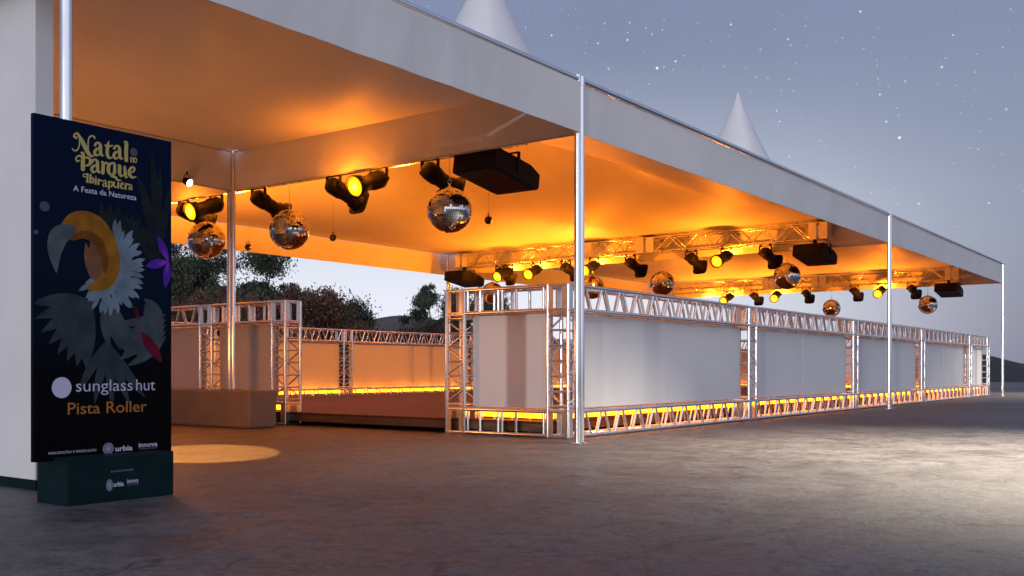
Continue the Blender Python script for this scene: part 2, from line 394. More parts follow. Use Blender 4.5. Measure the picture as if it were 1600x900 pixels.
def zig(b, A, B, C, D, n, r):
    """zigzag between rail A->B and rail C->D"""
    A, B, C, D = map(Vector, (A,B,C,D))
    for i in range(n):
        b.tube(A.lerp(B, i/n), C.lerp(D, (i+.5)/n), r, 6, caps=False); b.tube(C.lerp(D, (i+.5)/n), A.lerp(B, (i+1)/n), r, 6, caps=False)
def column(x, par):
    c = bpy.data.objects.new('truss_column', None)
    b = MB(); z0, z1 = T, 1.55-T
    P = [(CH,CH),(T-CH,CH),(T-CH,T-CH),(CH,T-CH)]
    for p in P: b.tube((*p,z0-.004), (*p,z1+.004), CH, 12)
    for k in range(4):
        p, q = P[k], P[(k+1) % 4]
        for z in (z0+.03, z1-.03): b.tube((*p,z), (*q,z), BR, 8, caps=False)
        if k % 2 == 0: zig(b, (*p,z0+.05), (*p,z1-.05), (*q,z0+.05), (*q,z1-.05), 3, .0115)
        else:
            for i in range(1, 6): b.tube((*p,z0+.03+(z1-z0-.06)*i/6), (*q,z0+.03+(z1-z0-.06)*i/6), .0115, 8, caps=False)
    o = b.build('truss_column', ALU, par); o.location = (x,0,0)
    corner_block(0, o); corner_block(1.55-T, o)
    return o
def beam(x0, x1, z0, name, par, style, low):
    b = MB()
    for y in (CH, T-CH):
        for z in (z0+CH, z0+T-CH): b.tube((x0+.001,y,z), (x1-.001,y,z), CH, 12)
    L = x1-x0
    if style == 'zig':
        n = max(3, round(L/.375))
        for y in (CH, T-CH):
            A, B = ((x0+.03,y,z0+CH), (x1-.03,y,z0+CH)); C, D = ((x0+.03,y,z0+T-CH), (x1-.03,y,z0+T-CH))
            for i in range(n):
                for f0, f1 in ((.08,.36), (.92,.64)):
                    b.tube(Vector(C).lerp(Vector(D), (i+f0)/n), Vector(A).lerp(Vector(B), (i+f1)/n), BR+.001, 8, caps=False)
        for z in (z0+CH, z0+T-CH): zig(b, (x0+.03,CH,z), (x1-.03,CH,z), (x0+.03,T-CH,z), (x1-.03,T-CH,z), n//2, BR)
    else:
        for fr in (.03, .19, .42, .47, .64, .97):
            x = x0+L*fr
            for y in (CH, T-CH): b.tube((x,y,z0+CH), (x,y,z0+T-CH), BR+.003, 10, caps=False)
            for z in (z0+CH, z0+T-CH): b.tube((x,CH,z), (x,T-CH,z), BR, 8, caps=False)
    return b.build(name, ALU, par)
def barrier(origin, rz, L, label, style='zig', end=False, panels=2, led=True):
    t = empty('truss_barrier', origin, label, 'barrier', 'aluminium truss barriers round the rink', R(rz))
    column(0, t)
    x1 = L
    if end: column(L-T, t); x1 = L-T
    beam(T, x1, 1.55-T, 'top_truss', t, style, False); beam(T, x1, 0, 'bottom_truss', t, style, True)
    for k in range(panels):
        a, c = T+.004+(x1-T-.008)*k/panels, T+.004+(x1-T-.008)*(k+1)/panels
        if panels > 1: a += .006*(k > 0); c -= .006*(k < panels-1)
        p = MB(); p.box(a, T/2-.007, T+.006, c, T/2+.007, 1.55-T-.006, bev=.003)
        p.build('white_panel', PANEL, t)
    if led:
        p = MB(); p.tube((T+.05, T-.06, .222), (x1-.05, T-.06, .215), .036, 10); p.build('led_tube', LED, t)
    return t
XF, YF = .40, .39
xs = [.42, 4.87, 9.30, 13.74, 18.17]
fl = ['front barrier section starting at the near corner pole, its white panels lit warmest',
      'second front barrier section from the near corner pole',
      'middle front barrier section passing behind the second tall tent pole',
      'fourth front barrier section, right of the second tall tent pole',
      'short last front barrier section at the far right end']
for i, x in enumerate(xs):
    L = (xs[i+1]-x) if i < 4 else 20.5-x
    barrier((x, YF, 0), 0, L, fl[i], end=(i == 4), panels=2 if i < 4 else 1)
barrier((XF+.02, 2.0, 0), -90, 2.0-YF-T, 'short end barrier with shadow stripes on its single panel, left of the near corner pole', 'ladder', panels=1)
barrier((XF-.02, 6.27, 0), -90, 6.27-4.53, 'left barrier section with window slots along its top, ending at the rink opening', 'ladder', end=True, panels=1)
barrier((XF-.02, 10.55, 0), -90, 10.55-6.27, 'left barrier section beside the poster with a zigzag top truss', panels=2)
for i, lab in enumerate(['back barrier section at the far right corner of the rink', 'back barrier section second from the far right corner',
        'back barrier section behind the near end barrier', 'back barrier section glowing amber across the rink opening, right of the back column',
        'back barrier section glowing amber just right of the left barrier']):
    x = 20.78-4.43*i
    barrier((x, 10.85, 0), 180, 4.43 if i < 4 else 2.6, lab)
barrier((20.5, YF+T, 0), 90, 4.9, 'far end barrier section nearest the front, behind the front barriers')
barrier((20.5, YF+T+4.9, 0), 90, 4.9, 'far end barrier section nearest the back corner')

# ------------------------------------------------------------------ hanging light trusses
def light_truss(x, y0, y1, label):
    t = empty('lighting_truss', (x, y0, 2.99), label, 'truss', 'lighting trusses under the tents')
    h = .31; L = y1-y0; rr = .0135
    segs = [(0,.34,'b'), (.34,L*.405,'z'), (L*.405,L*.405+.4,'b'), (L*.405+.4,L*.575,'z'), (L*.575,L*.575+.4,'b'), (L*.575+.4,L-.34,'z'), (L-.34,L,'b')]
    for a, c, k in segs:
        b = MB()
        if k == 'b':
            m = (a+c)/2
            for p, q in ((a+.003, m-.025), (m+.025, c-.003)):
                b.box(-h/2+.002, p, .002, h/2-.002, q, h-.002, bev=.006)
                for z in (.06, h-.06):
                    b.tube((-h/2-.006, (p+q)/2, z), (h/2+.006, (p+q)/2, z), .012, 8)
            b.box(-h/2+.06, m-.03, .05, h/2-.06, m+.03, h-.05)
            b.build('joint_box', ALU, t)
        else:
            for sx in (-1, 1):
                for z in (rr, h-rr): b.tube((sx*(h/2-rr), a, z), (sx*(h/2-rr), c, z), rr, 10)
                n = max(1, round((c-a)/.66))
                A, B = (sx*(h/2-rr), a+.03, rr), (sx*(h/2-rr), c-.03, rr); C, D = (sx*(h/2-rr), a+.03, h-rr), (sx*(h/2-rr), c-.03, h-rr)
                zig(b, A, B, C, D, n, .0095)
            for i in range(n+1):
                for z in (rr, h-rr): b.tube((-h/2+rr, a+.03+(c-a-.06)*i/n, z), (h/2-rr, a+.03+(c-a-.06)*i/n, z), .008, 6, caps=False)
            b.build('truss_span', ALU, t)
    for yy in (.6, L*.5, L-.6):                       # wire hangers up to the roof frame
        b = MB(); b.tube((0, yy, h), (0, yy, h+.12), .006, 6); b.build('hanger', BLACK, t)
    return t
TX = [.36, 9.74, 19.7]
light_truss(TX[0], .95, 9.45, 'nearest lighting truss, tucked behind the inner tent valance')
light_truss(TX[1], .95, 9.45, 'lighting truss in the middle of the rink, hung before the middle valance')
light_truss(TX[2], .95, 9.45, 'farthest lighting truss at the right end of the rink')

# stage lights: origin at the truss clamp
def stage_light(lit):
    t = empty('stage_light', (0,0,0), 'x', 'stage light')
    M = Matrix.Translation((0,0,-.145)) @ (Matrix.Rotation(R(-110), 4, 'Y') if lit else Matrix.Rotation(R(110), 4, 'Y')) @ Matrix.Translation((0,0,.19))
    y = MB()
    for s in (-1, 1):
        y.box(-.022, s*.118-.004, -.18, .022, s*.118+.004, -.02); y.tube((0,s*.098,-.145), (0,s*.14,-.145), .024, 10)
    y.box(-.02, -.122, -.03, .02, .122, -.022)
    y.build('yoke', BLACK, t)
    for s in (-1, 1):
        c = MB(); c.box(-.018, s*.095-.014, -.022, .018, s*.095+.014, .012)
        c.path([(-.022, s*.095, .0), (-.026, s*.095, .03), (0, s*.095, .05), (.026, s*.095, .03), (.026, s*.095, .012)], .009, 6)
        c.build('clamp', BLACK, t)
    b = MB()
    b.lathe([(.03,-.27),(.075,-.262),(.094,-.235),(.097,-.06),(.088,-.04),(.088,.10),(.112,.13),(.112,.212)], 22, M)
    for k in range(5): b.lathe([(.1,-.22+k*.03),(.104,-.215+k*.03),(.104,-.208+k*.03),(.1,-.203+k*.03)], 22, M, caps=False)
    b.build('body', BLACK, t)
    g = MB(); c = M @ Vector((0,0,.225)); X = (M.to_3x3() @ Vector((1,0,0))); Y = (M.to_3x3() @ Vector((0,1,0)))
    if lit:
        g.lathe([(.128,.213),(.128,.25),(.108,.25),(.108,.22)], 22, M, caps=False); g.build('lens_ring', BLACK, t)
    else:
        n8 = []
        for k in range(24):
            a = 2*math.pi*k/24; q = (abs(math.cos(a))**5+abs(math.sin(a))**5)**(-1/5); n8.append((q*.142*math.cos(a), q*.142*math.sin(a)))
        vs = []
        for s_, zz in ((1,.213),(1,.236),(.76,.236),(.76,.219)):
            vs += [M @ Vector((p*s_, q*s_, zz)) for p, q in n8]
        g.add(vs, [(j*24+k, j*24+(k+1) % 24, (j+1)*24+(k+1) % 24, (j+1)*24+k) for j in range(3) for k in range(24)])
        g.poly([M @ Vector((p, q, .213)) for p, q in n8][::-1]); g.build('gel_frame', BLACK, t)
    l = MB(); l.lathe([(.107,.214),(.1,.235),(.07,.247),(.03,.252),(.004,.253)], 32, M); lo = l.build('lens', LENS if lit else GLASS_OFF, t)
    if lit:
        ra = lo.data.attributes.new('radial', 'FLOAT', 'POINT'); Mi = M.inverted()
        for i, v in enumerate(lo.data.vertices):
            q = Mi @ v.co; ra.data[i].value = min(1, math.hypot(q.x, q.y)/.107)
    return t, M @ Vector((0,0,.33))
dark, _ = stage_light(False); lit, lens_at = stage_light(True)
used = set()
def place(proto, loc, label, group, rz=0):
    o = proto if proto.name not in used else copy_tree(proto)
    used.add(proto.name if o is proto else o.name)
    o.location = loc; o.rotation_euler = (0,0,R(rz)); o['label'] = label; o['group'] = group; return o
ordn = ['first','second','third','fourth','fifth']
YD = [2.15, 3.65, 5.0, 6.55, 8.3]; YL = [2.92, 5.85, 7.3, 8.05]
tn = ['nearest lighting truss', 'middle lighting truss', 'farthest lighting truss']
LIGHTS = []
dl = {0: {0: 'unlit black stage light behind the largest mirror ball, right of the lit one', 1: 'unlit black stage light just left of the glowing one under the inner valance',
          2: 'unlit black stage light behind the second mirror ball, right of the slim poles', 3: 'unlit black stage light beside the lit one near the poster edge'}}
for k, x in enumerate(TX):
    for j, y in enumerate(YD):
        if k == 0 and j == 4 or k == 2 and j == 4: continue
        lab = dl.get(k, {}).get(j) or 'unlit black stage light pointing away, %s from the right on the %s' % (ordn[j], tn[k])
        place(dark, (x, y, 2.985), lab, 'unlit stage lights on the trusses', random.uniform(-6, 6))
    for j, y in enumerate(YL):
        if k == 0 and j > 1 or k == 2 and j == 3: continue
        lab = {(0,0): 'large glowing amber stage light under the inner valance, upper centre-left', (0,1): 'glowing amber stage light just right of the poster'}.get((k,j)) or 'glowing amber stage light, %s lit one from the right on the %s' % (ordn[j], tn[k])
        o = place(lit, (x, y, 2.985), lab, 'lit amber stage lights on the trusses', random.uniform(-4, 10))
    for j, y in enumerate(YL):
        LIGHTS.append((x+lens_at.x, y, 2.985+lens_at.z, k))

# speakers
def speaker():
    t = empty('hanging_speaker', (0,0,0), 'x', 'speaker')
    M = Matrix.Rotation(R(9), 4, 'Y')
    b = MB(); L, W, h = .4, .27, .115
    prof = [(-L,-h),(-L,h*.75),(-L+.07,h),(L-.16,h),(L,h*.55),(L,-h*.75),(L-.03,-h)]
    n = len(prof); bm = bmesh.new()
    vs = [bm.verts.new((p, s*W, q)) for s in (-1, 1) for p, q in prof]
    bm.faces.new(vs[:n]); bm.faces.new(vs[n:][::-1])
    for i in range(n): bm.faces.new((vs[i], vs[n+i], vs[n+(i+1) % n], vs[(i+1) % n]))
    bmesh.ops.recalc_face_normals(bm, faces=bm.faces[:]); bmesh.ops.bevel(bm, geom=bm.edges[:], offset=.012, segments=2, affect='EDGES')
    bm.verts.index_update(); b.add([M @ v.co for v in bm.verts], [[v.index for v in f.verts] for f in bm.faces]); bm.free()
    b.build('cabinet', SPKM, t)
    g = MB(); g.box(-L+.03, -W+.02, -h-.004, L-.06, W-.02, -h-.001, M); g.build('grille', BLACK, t)
    k = MB(); k.box(-.03, -.03, .1, .03, .03, .30); k.box(-.02, -W-.015, -.03, .02, -W-.004, .16); k.box(-.02, W+.004, -.03, .02, W+.015, .16); k.box(-.02, -W-.015, .16, .02, W+.015, .172)
    k.build('bracket', BLACK, t)
    return t
sp = speaker()
for (x, y, lab) in ((TX[0]+.06, 1.28, 'large black loudspeaker hung nearest, right of the largest mirror ball'),
                    (TX[1], 1.22, 'black loudspeaker at the right end of the middle lighting truss'),
                    (TX[1], 9.3, 'black loudspeaker at the left end of the middle lighting truss, above the end barrier'),
                    (TX[2], 1.22, 'black loudspeaker hung farthest right under the last tent')):
    place(sp, (x, y, 2.745), lab, 'black loudspeakers hung from the trusses')

# mirror balls
def mirror_ball(seed):
    t = empty('mirror_ball', (0,0,0), 'x', 'mirror ball'); rnd = random.Random(seed)
    b = MB(); r = .24; rings = 30
    for i in range(rings):
        p0, p1 = math.pi*i/rings+.004, math.pi*(i+1)/rings-.004; pm = (p0+p1)/2
        n = max(5, round(2*math.pi*math.sin(pm)*r/(math.pi*r/rings))); gap = .07
        off = rnd.random()
        for k in range(n):
            a0, a1 = 2*math.pi*(k+off+gap)/n, 2*math.pi*(k+1+off-gap)/n
            vs = [Vector((math.sin(p)*math.cos(a), math.sin(p)*math.sin(a), math.cos(p)))*r for p, a in ((p0,a0),(p1,a0),(p1,a1),(p0,a1))]
            c = sum(vs, Vector())/4; j = Vector((rnd.gauss(0,1), rnd.gauss(0,1), rnd.gauss(0,1)))*.022
            nn = (c.normalized()+j).normalized()
            vs = [v-nn*((v-c).dot(nn)) + c.normalized()*.002 for v in vs]
            b.poly(vs)
    b.build('mirror_tiles', MIRROR, t)
    c = MB(); c.lathe([(math.sin(math.pi*i/24)*(r-.004)+1e-4, -math.cos(math.pi*i/24)*(r-.004)) for i in range(25)], 36); c.build('core', GROUT, t)
    k = MB(); k.lathe([(.03,r-.006),(.03,r+.008),(.012,r+.014),(.006,r+.04)], 14)
    k.path([(.02*math.sin(a), 0, r+.06+.022*math.cos(a)) for a in [2*math.pi*i/14 for i in range(14)]], .004, 6, True); k.build('hook', CHROME, t)
    w = MB(); w.tube((0,0,r+.08), (0,0,.60), .0035, 6); w.build('cord', CHROME, t)
    return t
mbp = mirror_ball(3)
YB = [1.84, 4.38, 6.0, 8.6]
bl = {(0,0): 'largest mirror ball, hung left of the near loudspeaker', (0,1): 'mirror ball hung right of the slim inner tent poles', (0,2): 'mirror ball nearest the poster, below a glowing stage light',
      (1,0): 'mirror ball below the middle truss, near its right-hand loudspeaker', (1,1): 'mirror ball half sunk behind the first front barrier section', (1,2): 'mirror ball peeping over the barrier just right of the near corner pole',
      (1,3): 'mirror ball seen through the top truss of the short end barrier', (2,0): 'mirror ball farthest right, below the last loudspeaker', (2,1): 'mirror ball half hidden by the second front barrier section', }
for (k, j), lab in bl.items():
    o = place(mbp, (TX[k]-(.04 if k == 0 else 0), YB[j]-(.1 if k else 0), 2.385), lab, 'mirror balls', random.uniform(0,360))

# pin spots
def pin_spot(litp):
    t = empty('pin_spot', (0,0,0), 'x', 'pin spot')
    M = Matrix.Translation((0,0,-.03)) @ Matrix.Rotation(R(118), 4, 'X')
    b = MB(); b.lathe([(.012,-.07),(.035,-.06),(.055,-.02),(.058,.045),(.06,.05)] if litp else [(.06*math.sin(a)+1e-3, -.06*math.cos(a)) for a in [math.pi*i/12 for i in range(10)]], 20, M); b.build('body', BLACK, t)
    l = MB(); l.lathe([(.056,.0505),(.05,.06),(.02,.066),(.003,.067)] if litp else [(.042,.0435),(.03,.05),(.003,.053)], 18, M); l.build('lens', PIN if litp else CHROME, t)
    y = MB(); y.path([(-.066,0,-.03),(-.066,0,.03),(-.045,0,.06),(0,0,.072),(.045,0,.06),(.066,0,.03),(.066,0,-.03)], .006, 6)
    y.build('yoke', BLACK, t)
    return t
pl_ = pin_spot(True); pd = pin_spot(False)
c = MB(); c.tube((0,0,.07), (0,0,.075+.04), .012, 8); c.build('clamp', BLACK, pl_)
pl_.location = (-.74, 4.93, 2.90); pl_.rotation_euler = (0,0,R(14)); pl_.scale = (.82,.82,.82); pl_['label'] = 'small lit white pin spot on the tent valance above the poster edge'; pl_['group'] = 'small pin spots'
c = MB(); c.tube((0,0,.075), (0,0,.62), .0014, 6); c.build('cord', BLACK, pd)
for (x, y, z, rz, lab) in ((3.85, 4.05, 2.93, 30, 'tiny unlit pin spot right of the largest mirror ball'),
                           (3.85, 7.35, 2.93, 60, 'tiny unlit pin spot hanging before the back valance, right of the second mirror ball'),
                           (3.85, 9.55, 2.93, 20, 'tiny unlit pin spot hanging just right of the slim inner poles')):
    place(pd, (x, y, z), lab, 'small pin spots', rz)
# ------------------------------------------------------------------ poster totem
PX, PY = -5.225, -.08
pt = empty('poster_totem', (PX+.4, PY, 0), 'tall dark blue event poster board standing in a dark teal box base at the left', 'poster')
def P(lx, z, off=0): return (lx-.4, -.015-off, z)             # poster front plane
b = MB(); b.box(-.4, -.015, .222, .395, .015, 1.978, bev=.002); b.build('board', BOARD, pt)
base = MB(); base.box(-.295, -.15, 0, .315, .15, .24, bev=.003); base = base.build('base', TEAL, pt)

def ribbon(b, pts, off):
    """calligraphic stroke through (lx, z, width) points on the poster plane"""
    q = []; n = len(pts)
    for i in range(n-1):
        p0, p1, p2, p3 = pts[max(i-1,0)], pts[i], pts[i+1], pts[min(i+2,n-1)]
        for s in range(5):
            t = s/5; q.append(tuple(.5*((2*b_)+(-a+c)*t+(2*a-5*b_+4*c-d)*t*t+(-a+3*b_-3*c+d)*t**3) for a, b_, c, d in zip(p0,p1,p2,p3)))
    q.append(pts[-1]); m = len(q); vs = []
    for i in range(m):
        a, c = q[max(i-1,0)], q[min(i+1,m-1)]; dx, dz = c[0]-a[0], c[1]-a[1]; l = math.hypot(dx,dz) or 1
        w = max(q[i][2], .002)/2; nx, nz = -dz/l*w, dx/l*w
        vs += [P(q[i][0]+nx, q[i][1]+nz, off), P(q[i][0]-nx, q[i][1]-nz, off)]
    b.add(vs, [(2*i, 2*i+1, 2*i+3, 2*i+2) for i in range(m-1)])
    for e, d in ((q[0], 1), (q[-1], -1)):
        r = max(e[2], .002)/2; b.poly([P(e[0]+r*math.cos(t), e[1]+r*math.sin(t), off+.00002) for t in [2*math.pi*k/12 for k in range(12)]])
GOLD = [[(0.2234,1.8935,0.015),(0.2122,1.8973,0.0112),(0.2147,1.9084,0.0087),(0.2284,1.9181,0.0088),(0.2409,1.9098,0.0088),(0.2435,1.8759,0.0076),(0.2384,1.8454,0.0075),(0.224,1.8262,0.0075),(0.2084,1.827,0.0075),(0.2035,1.8332,0.0062)],[(0.2322,1.9165,0.0138),(0.2586,1.8799,0.0228),(0.2814,1.8411,0.0243),(0.2967,1.8199,0.0205),(0.3134,1.8132,0.0116),(0.3262,1.8191,0.0045)],[(0.2929,1.8336,0.0064),(0.2903,1.8726,0.0077),(0.2954,1.9046,0.0077),(0.3095,1.9192,0.0084),(0.3249,1.9173,0.0103),(0.3275,1.9094,0.0078)],[(0.3301,1.8738,0.0142),(0.3366,1.8858,0.0104),(0.3508,1.8896,0.0117),(0.3599,1.878,0.0183),(0.3612,1.8432,0.0196),(0.3678,1.8274,0.0144),(0.3795,1.8295,0.0046)],[(0.3599,1.8635,0.0065),(0.3392,1.855,0.0117),(0.3275,1.8361,0.0168),(0.3353,1.8218,0.013),(0.3508,1.8281,0.0078),(0.3612,1.8408,0.0052)],[(0.4098,1.9102,0.004),(0.4019,1.8832,0.0159),(0.3993,1.845,0.0198),(0.4059,1.8243,0.0172),(0.4204,1.8219,0.0093),(0.4311,1.8286,0.004)],[(0.3861,1.8827,0.0079),(0.4098,1.8822,0.0106),(0.4311,1.8909,0.006)],[(0.4404,1.8767,0.0147),(0.4471,1.8889,0.0107),(0.4618,1.8928,0.0121),(0.4713,1.881,0.0189),(0.4726,1.8456,0.0203),(0.4794,1.8295,0.0149),(0.4915,1.8316,0.0047)],[(0.4713,1.8662,0.0067),(0.4498,1.8576,0.0121),(0.4377,1.8383,0.0174),(0.4457,1.8238,0.0134),(0.4618,1.8302,0.0081),(0.4726,1.8431,0.0054)],[(0.4983,1.9216,0.0054),(0.5119,1.9191,0.0205),(0.5106,1.8756,0.0219),(0.5119,1.8252,0.0219)],[(0.538,1.8445,0.0055),(0.5407,1.8202,0.0076)],[(0.5407,1.8363,0.0048),(0.549,1.8451,0.0062),(0.5545,1.8361,0.0083),(0.5552,1.8213,0.0083)],[(0.576,1.836,0.0056),(0.5753,1.8314,0.0056),(0.5735,1.8273,0.0056),(0.5708,1.8242,0.0056),(0.5676,1.8228,0.0056),(0.5645,1.8232,0.0055),(0.5618,1.8253,0.0055),(0.56,1.8288,0.0055),(0.5593,1.8332,0.0055),(0.56,1.8379,0.0055),(0.5618,1.842,0.0055),(0.5645,1.845,0.0055),(0.5676,1.8465,0.0056),(0.5708,1.8461,0.0056),(0.5735,1.844,0.0056),(0.5753,1.8405,0.0056),(0.576,1.836,0.0056)],[(0.2485,1.821,0.005),(0.2624,1.8163,0.019),(0.2617,1.7782,0.0228),(0.2611,1.7364,0.0228)],[(0.2359,1.8011,0.0063),(0.2649,1.7977,0.0089),(0.289,1.8007,0.0115),(0.3044,1.7889,0.018),(0.2967,1.7661,0.0141),(0.2725,1.755,0.0051)],[(0.2523,1.8063,0.005),(0.2347,1.8009,0.0075),(0.2228,1.7846,0.0088),(0.2297,1.7716,0.0088),(0.2409,1.7782,0.0075)],[(0.3134,1.7821,0.0142),(0.3198,1.7939,0.0103),(0.334,1.7975,0.0117),(0.343,1.7858,0.0182),(0.3443,1.7511,0.0195),(0.3508,1.7353,0.0143),(0.3625,1.7372,0.0046)],[(0.343,1.7714,0.0065),(0.3224,1.7632,0.0116),(0.3108,1.7445,0.0167),(0.3185,1.7301,0.0129),(0.334,1.7362,0.0078),(0.3443,1.7487,0.0052)],[(0.3652,1.792,0.0065),(0.3756,1.7852,0.0184),(0.3743,1.7354,0.0197)],[(0.3756,1.7719,0.0052),(0.39,1.7913,0.0092),(0.4019,1.7872,0.0119)],[(0.4311,1.7957,0.0093),(0.4125,1.7853,0.0159),(0.4059,1.7611,0.0212),(0.4112,1.7388,0.0173),(0.4271,1.734,0.008),(0.4377,1.7467,0.0067)],[(0.4311,1.7957,0.008),(0.4417,1.7926,0.0147),(0.4417,1.7473,0.0174),(0.4271,1.7316,0.0093),(0.4204,1.7245,0.0093),(0.4471,1.7225,0.0148),(0.4605,1.7099,0.0121),(0.4821,1.7107,0.0041)],[(0.4618,1.7898,0.0054),(0.4726,1.7866,0.0189),(0.4713,1.752,0.0203),(0.4794,1.7349,0.0135),(0.4942,1.7409,0.0068)],[(0.5024,1.7878,0.0136),(0.5051,1.7574,0.0205),(0.5092,1.7346,0.015),(0.5201,1.7351,0.0048)],[(0.5297,1.7576,0.0055),(0.5545,1.7703,0.0083),(0.5607,1.7874,0.0139),(0.5476,1.794,0.0097),(0.5338,1.7781,0.0165),(0.5311,1.7529,0.0206),(0.5476,1.7381,0.0138),(0.5711,1.7442,0.0049)],[(0.275,1.697,0.0064),(0.263,1.6999,0.0057),(0.2674,1.7113,0.0057),(0.2865,1.7131,0.0077)],[(0.2878,1.7145,0.0115),(0.2865,1.6737,0.0115)],[(0.2776,1.6735,0.0038),(0.2967,1.6716,0.0045)],[(0.3044,1.7135,0.0116),(0.3031,1.675,0.0115)],[(0.3044,1.6944,0.0038),(0.3159,1.6997,0.0077),(0.3211,1.6873,0.0103),(0.3146,1.6732,0.0077),(0.3018,1.6736,0.0045)],[(0.334,1.6965,0.0104),(0.3327,1.6699,0.0104)],[(0.3327,1.7083,0.0091),(0.3346,1.7074,0.0091)],[(0.3495,1.6953,0.0104),(0.3482,1.6698,0.0104)],[(0.3508,1.6846,0.0039),(0.3599,1.6957,0.0065),(0.3665,1.6906,0.0085)],[(0.3763,1.6891,0.0072),(0.3795,1.6951,0.0052),(0.3868,1.6968,0.0059),(0.3914,1.6908,0.0092),(0.392,1.6733,0.0099),(0.3953,1.6653,0.0073),(0.4012,1.6662,0.0023)],[(0.3914,1.6835,0.0033),(0.3809,1.6795,0.0059),(0.375,1.6702,0.0085),(0.3789,1.6629,0.0066),(0.3868,1.6658,0.0039),(0.392,1.6721,0.0026)],[(0.4105,1.6937,0.0106),(0.4085,1.6545,0.0106)],[(0.4105,1.6876,0.004),(0.4238,1.6945,0.008),(0.4311,1.6834,0.0107),(0.4231,1.6688,0.008),(0.4112,1.6695,0.004)],[(0.4391,1.6944,0.01),(0.4391,1.6773,0.0107),(0.4457,1.6685,0.008),(0.4565,1.6737,0.004)],[(0.4645,1.6945,0.0108),(0.4632,1.6686,0.0108)],[(0.4767,1.6816,0.0041),(0.4915,1.6875,0.0054),(0.4929,1.6976,0.0081),(0.4821,1.6947,0.0068),(0.478,1.6781,0.0108),(0.4875,1.6684,0.0088),(0.4997,1.6739,0.0034)],[(0.5092,1.6963,0.0109),(0.5078,1.669,0.0109)],[(0.5106,1.6866,0.0041),(0.5188,1.6978,0.0068),(0.5256,1.6938,0.0089)],[(0.5291,1.6911,0.0063),(0.5319,1.6962,0.0046),(0.5383,1.6977,0.0052),(0.5423,1.6926,0.0081),(0.5429,1.6775,0.0087),(0.5458,1.6706,0.0064),(0.551,1.6714,0.002)],[(0.5423,1.6863,0.0029),(0.5331,1.6829,0.0052),(0.5279,1.6748,0.0075),(0.5314,1.6685,0.0058),(0.5383,1.6711,0.0035),(0.5429,1.6765,0.0023)]]
b = MB()
for i, s in enumerate(GOLD): ribbon(b, s, .0012+.00005*(i % 12))
b.build('title_lettering', GOLDM, pt)

def text(s, x0, x1, z, cap, m, par, name, yoff=-.0165, bold=0.0, shear=0.0, space=1.0):
    """built-in lettering fitted between x0 and x1 (poster coordinates), capital height cap"""
    cu = bpy.data.curves.new(name, 'FONT'); cu.body = s; cu.size = 1; cu.offset = bold; cu.shear = shear; cu.space_character = space; cu.resolution_u = 3
    o = bpy.data.objects.new(name, cu); col.objects.link(o)
    me = bpy.data.meshes.new_from_object(o.evaluated_get(bpy.context.evaluated_depsgraph_get()))
    bpy.data.objects.remove(o); bpy.data.curves.remove(cu)
    xs_ = [v.co.x for v in me.vertices]; a, c = min(xs_), max(xs_); sx = (x1-x0)/(c-a); sz = cap/.73
    for v in me.vertices: v.co = Vector((x0-.4+(v.co.x-a)*sx, yoff, z+v.co.y*sz))
    me.materials.clear(); me.materials.append(m)
    o = bpy.data.objects.new(name, me); col.objects.link(o); o.parent = par; return o
text('A Festa da Natureza', .208, .573, 1.616, .030, WHITEP, pt, 'subtitle_lettering', bold=.012)
text('sunglass', .223, .550, .574, .066, WHITEP, pt, 'sponsor_lettering', bold=-.004)
text('hut', .572, .69, .574, .066, WHITEP, pt, 'sponsor_lettering', bold=-.004)
text('Pista Roller', .178, .637, .457, .064, ORANGEP, pt, 'rink_lettering', bold=.006)
text('REALIZAÇÃO E PRODUÇÃO', .076, .338, .257, .013, WHITEP, pt, 'credit_lettering', bold=.004)
text('urbia', .447, .55, .2495, .028, WHITEP, pt, 'credit_lettering', bold=.03)
text('innova', .587, .704, .262, .027, WHITEP, pt, 'credit_lettering', bold=.02)
text('ALL AROUND THE BRAND', .588, .703, .2495, .0075, GREYP, pt, 'credit_lettering')
text('REALIZAÇÃO E PRODUÇÃO', .338, .468, .1525, .010, GREYP, base, 'credit_lettering', yoff=-.1515)
text('urbia', .352, .411, .077, .025, WHITEP, base, 'credit_lettering', yoff=-.1515, bold=.03)
text('innova', .431, .497, .088, .025, WHITEP, base, 'credit_lettering', yoff=-.1515, bold=.02)
text('ALL AROUND THE BRAND', .431, .497, .0755, .0072, GREYP, base, 'credit_lettering', yoff=-.1515)
def disc(cx, cz, rx, rz, m, name, par, off=.0015, rings=None, yb=-.015):
    b = MB()
    if rings:
        for a, c in rings:
            vs = [((cx+rx*s*math.cos(2*math.pi*k/28))-.4, yb-off, cz+rz*s*math.sin(2*math.pi*k/28)) for s in (a+1e-3, c) for k in range(28)]
            b.add(vs, [(k, (k+1) % 28, 28+(k+1) % 28, 28+k) for k in range(28)])
    else: b.poly([(cx-.4+rx*math.cos(2*math.pi*k/40), yb-off, cz+rz*math.sin(2*math.pi*k/40)) for k in range(40)])
    return b.build(name, m, par)
disc(.146, .596, .053, .054, WHITEP, 'round_emblem', pt)
RG = [(0,.16),(.26,.36),(.48,.56),(.68,.74),(.86,.92),(.98,1.0)]
disc(.406, .2665, .032, .031, WHITEP, 'ring_emblem', pt, rings=RG)
disc(.330, .087, .019, .031, WHITEP, 'ring_emblem', base, rings=RG, yb=-.15)
